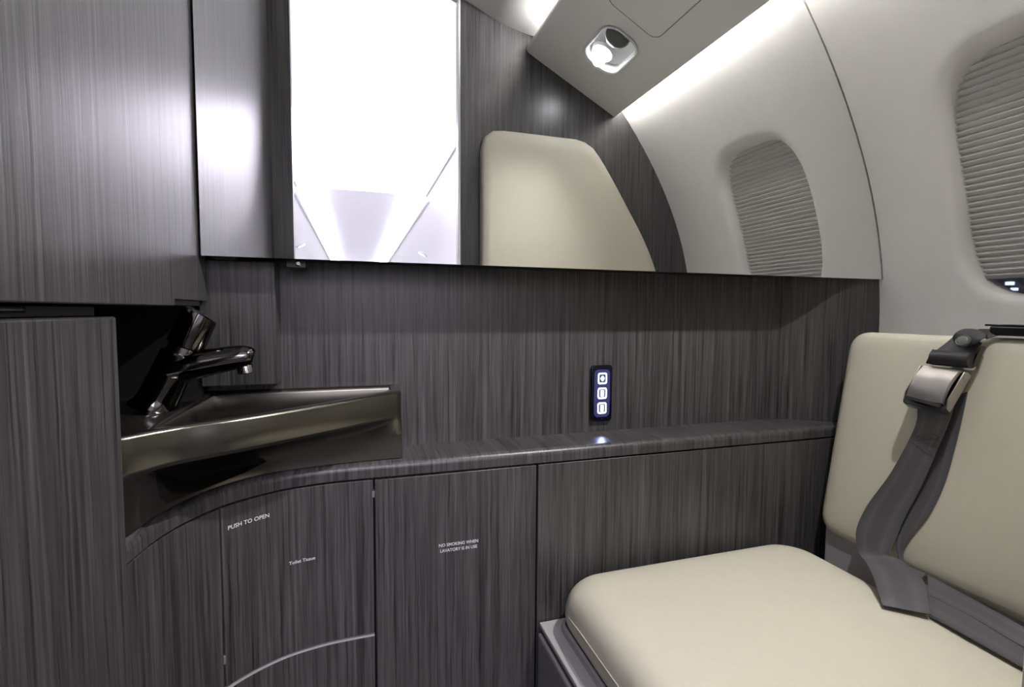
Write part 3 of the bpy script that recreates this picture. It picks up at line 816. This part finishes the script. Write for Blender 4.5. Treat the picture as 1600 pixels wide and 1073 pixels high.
# woven maker's mark: a faint zigzag diamond on the front webbing
mk = MB()
def mline(p, q):
    hh = lambda r: .0262-.0065*(r[1]-667)/43-.003*(r[0]-1445)/45
    a, c = onb(p, hh(p)), onb(q, hh(q)); mk.tube([a, a.lerp(c, .5), c], .0004, 5)
for p, q in (((1437, 667), (1467, 682)), ((1467, 682), (1456, 698)), ((1424, 688), (1466, 686)), ((1424, 688), (1452, 710)), ((1437, 667), (1428, 681)), ((1446, 697), (1456, 711)), ((1432, 684), (1437, 679)), ((1440, 686), (1447, 680)), ((1449, 686), (1457, 684))):
    mline(p, q)
mk.build('woven_mark', 'markgrey', t)

# buckle
bt = [onb((1439, 570), .026), onb((1506, 579), .026), onb((1412, 616), .050), onb((1475, 629), .050)]
bc = sum(bt, Vector())/4
bu = ((bt[1]-bt[0])+(bt[3]-bt[2])).normalized()                 # across
bw = ((bt[2]-bt[0])+(bt[3]-bt[1])); bw = (bw-bu*bw.dot(bu)).normalized()   # down the strap
bz = bw.cross(bu).normalized()
if bz.dot(bn) < 0: bz = -bz
wB = ((bt[1]-bt[0]).length+(bt[3]-bt[2]).length)/2; lB = ((bt[2]-bt[0])+(bt[3]-bt[1])).length/2
def bl(u, v, h): return bc+bu*u+bw*v+bz*h
bk_e = MB().prism([bl(u, v, -.019) for u, v in rrect(0, .0045, wB/2+.002, lB/2+.0065, .006, 4)], bz*.012).build('buckle', 'blackplastic', t, bevel=.0015)
rows = []
for k in range(9):
    v = -lB/2+(lB+.001)*k/8
    h = .0045*math.sin(math.pi*min(1, k/7.5)) + (.0 if k < 8 else -.002)
    rows.append([bl(-wB/2+.002, v, h-.004), bl(-wB/2+.0035, v, h), bl(0, v+.002*(k/8), h+.0006), bl(wB/2-.0045, v, h), bl(wB/2-.003, v, h-.004)])
mb = MB().grid(rows); MBN = len(rows)
mb.build('lift_lever', 'buckle', bk_e, smooth=True, ang=60)
MB().prism([bl(-wB/2+.003, lB/2+.001, 0), bl(wB/2-.0035, lB/2+.003, 0), bl(wB/2-.0045, lB/2+.0075, -.0035), bl(-wB/2+.003, lB/2+.0045, -.0025)], -bz*.0015).build('lever_lip', 'chrome_l', bk_e)
for s_ in (-1, 1):
    u0 = s_*(wB/2+.0005)
    sd = [(-lB/2-.002, -.006), (-lB/2+.001, -.0005), (lB/2-.006, -.001), (lB/2+.006, -.008), (lB/2+.006, -.017), (-lB/2-.002, -.017)]
    MB().prism([bl(u0, v, h) for v, h in sd], bu*s_*.0016).build('side_plate', 'buckle', bk_e, bevel=.0004)
MB().lathe([(.0035, 0), (.0035, .001), (.002, .0016), (.0003, .0016)], bl(wB/2+.002, -lB/2+.007, -.007), bu, 16).build('rivet', 'buckle', bk_e, smooth=True)
# padded roll and metal tongue above the buckle
ra, rb = onb((1459, 558), .022), onb((1519, 563), .022)
rol = MB().tube([ra, ra.lerp(rb, .33), ra.lerp(rb, .66), rb], .0118, 22, 1.0).build('strap_roll', 'blackleather', t, smooth=True, ang=60)
for p, q, e_ in ((onb((1520, 572), .014), onb((1533, 540), .012), 1), (onb((1450, 568), .014), onb((1460, 546), .012), -1)):
    ddir = (q-p).normalized(); sd = Vector((0, 1, 0))
    nn = ddir.cross(bn).normalized()
    MB().prism([p-bn*.006, p+bn*.006, q+bn*.005, q-bn*.004], nn*.0035).build('tongue_plate', 'chrome', t, bevel=.0006)
ribbon('upper_webbing', [(onb((1462, 548), .010), onb((1520, 556), .010)), (onb((1478, 536), .008), onb((1530, 546), .008)), (onb((1492, 524), .006), onb((1534, 535), .006))], t)
# leather keeper tab with snap, running to the retainer on the side wall
tabp = [(1488, 527), (1489, 533), (1494, 541), (1505, 543), (1520, 541), (1531, 535), (1534, 529)]
tb = [onb(p, .016) for p in tabp]
top_e = [onb(p, h) for p, h in (((1500, 516), .012), ((1507, 513), .010), ((1517, 513), .008), ((1530, 514), .007), ((1540, 519), .008), ((1545, 524), .010), ((1541, 529), .012))]
ribm = MB()
ribm.grid([tb, [a.lerp(c, .35)+bn*.003 for a, c in zip(tb, top_e)], [a.lerp(c, .7)+bn*.003 for a, c in zip(tb, top_e)], top_e])
kt = ribm.build('keeper_tab', 'blackleather', t, smooth=True, ang=180)
so_ = kt.modifiers.new('thick', 'SOLIDIFY'); so_.thickness = .003; so_.offset = 0
sb = kt.modifiers.new('soft', 'SUBSURF'); sb.levels = 1; sb.render_levels = 2
sn = onb((1504, 532), .0205)
MB().lathe([(.0095, -.003), (.0095, .000), (.0080, .0020), (.0070, .0016), (.0060, .0022), (.0005, .0026)], sn, bn+Vector((0, 0, .35)), 28).build('snap_button', 'nozzle', kt, smooth=True)
# strap from the tab to the retainer
ribbon('retainer_strap', [(onb((1528, 514), .006), onb((1541, 530), .008)), (onb((1555, 514), .002), onb((1560, 524), .002)), (onb((1580, 516), -.004), onb((1582, 522), -.004)), (onb((1612, 515), -.014), onb((1612, 523), -.014))], t, mat='blackleather')
t2 = thing('belt_retainer', 'black bar retainer on the wall ledge above the backrest', 'bracket', (.90, .42, -.03))
a = bp_(.474, -.020, -.030); c_ = bp_(.30, -.020, -.030)
MB().box(.868, .930, .25, .474, -.0295, -.0165).build('bar', 'blackplastic', t2, bevel=.002)
MB().box(.872, .90, .25, .482, -.0165, -.0135).build('cover_plate', 'glossblack', t2, bevel=.001)

# ================================================================== PADDED PANEL ON THE ENTRY BULKHEAD (in the mirror)
pp = [(.3195, .43), (.3195, .30), (.3195, -.27), (.325, -.295), (.35, -.30), (.89, -.30), (.925, -.29), (.928, -.26), (.905, -.05), (.862, .10), (.815, .205), (.755, .300), (.690, .398), (.650, .450), (.625, .470), (.595, .4785), (.56, .4795), (.38, .4795), (.352, .4765), (.333, .466), (.323, .450)]
P = [Vector((x, 0, z)) for x, z in pp]
cpt = Vector((.58, 0, .12))
def pad_ring(k, y): return [Vector((cpt.x+(p.x-cpt.x)*k[0], y, cpt.z+(p.z-cpt.z)*k[1])) for p in PD]
PD = []
n = len(P)
for i in range(n):                                # soften the outline
    a, b_, c_ = P[i-1], P[i], P[(i+1) % n]
    pass
PD = resample(catmull(P+[P[0]], 6), 90)[:-1]
rings = [pad_ring((1, 1), YB+.001), pad_ring((1, 1), YB+.020), pad_ring((.994, .994), YB+.026), pad_ring((.98, .98), YB+.029), pad_ring((.9, .9), YB+.031), pad_ring((.5, .5), YB+.032)]
mb = MB().grid(rings, close_u=True); nv = len(mb.v); n = len(PD)
mb.f.append([nv-n+k for k in range(n)])
o = mb.build('wall_cushion', 'leather', None, smooth=True, ang=50)
tag(o, 'cream leather padded panel on the dark entry bulkhead, reflected in the mirror', 'padded panel')
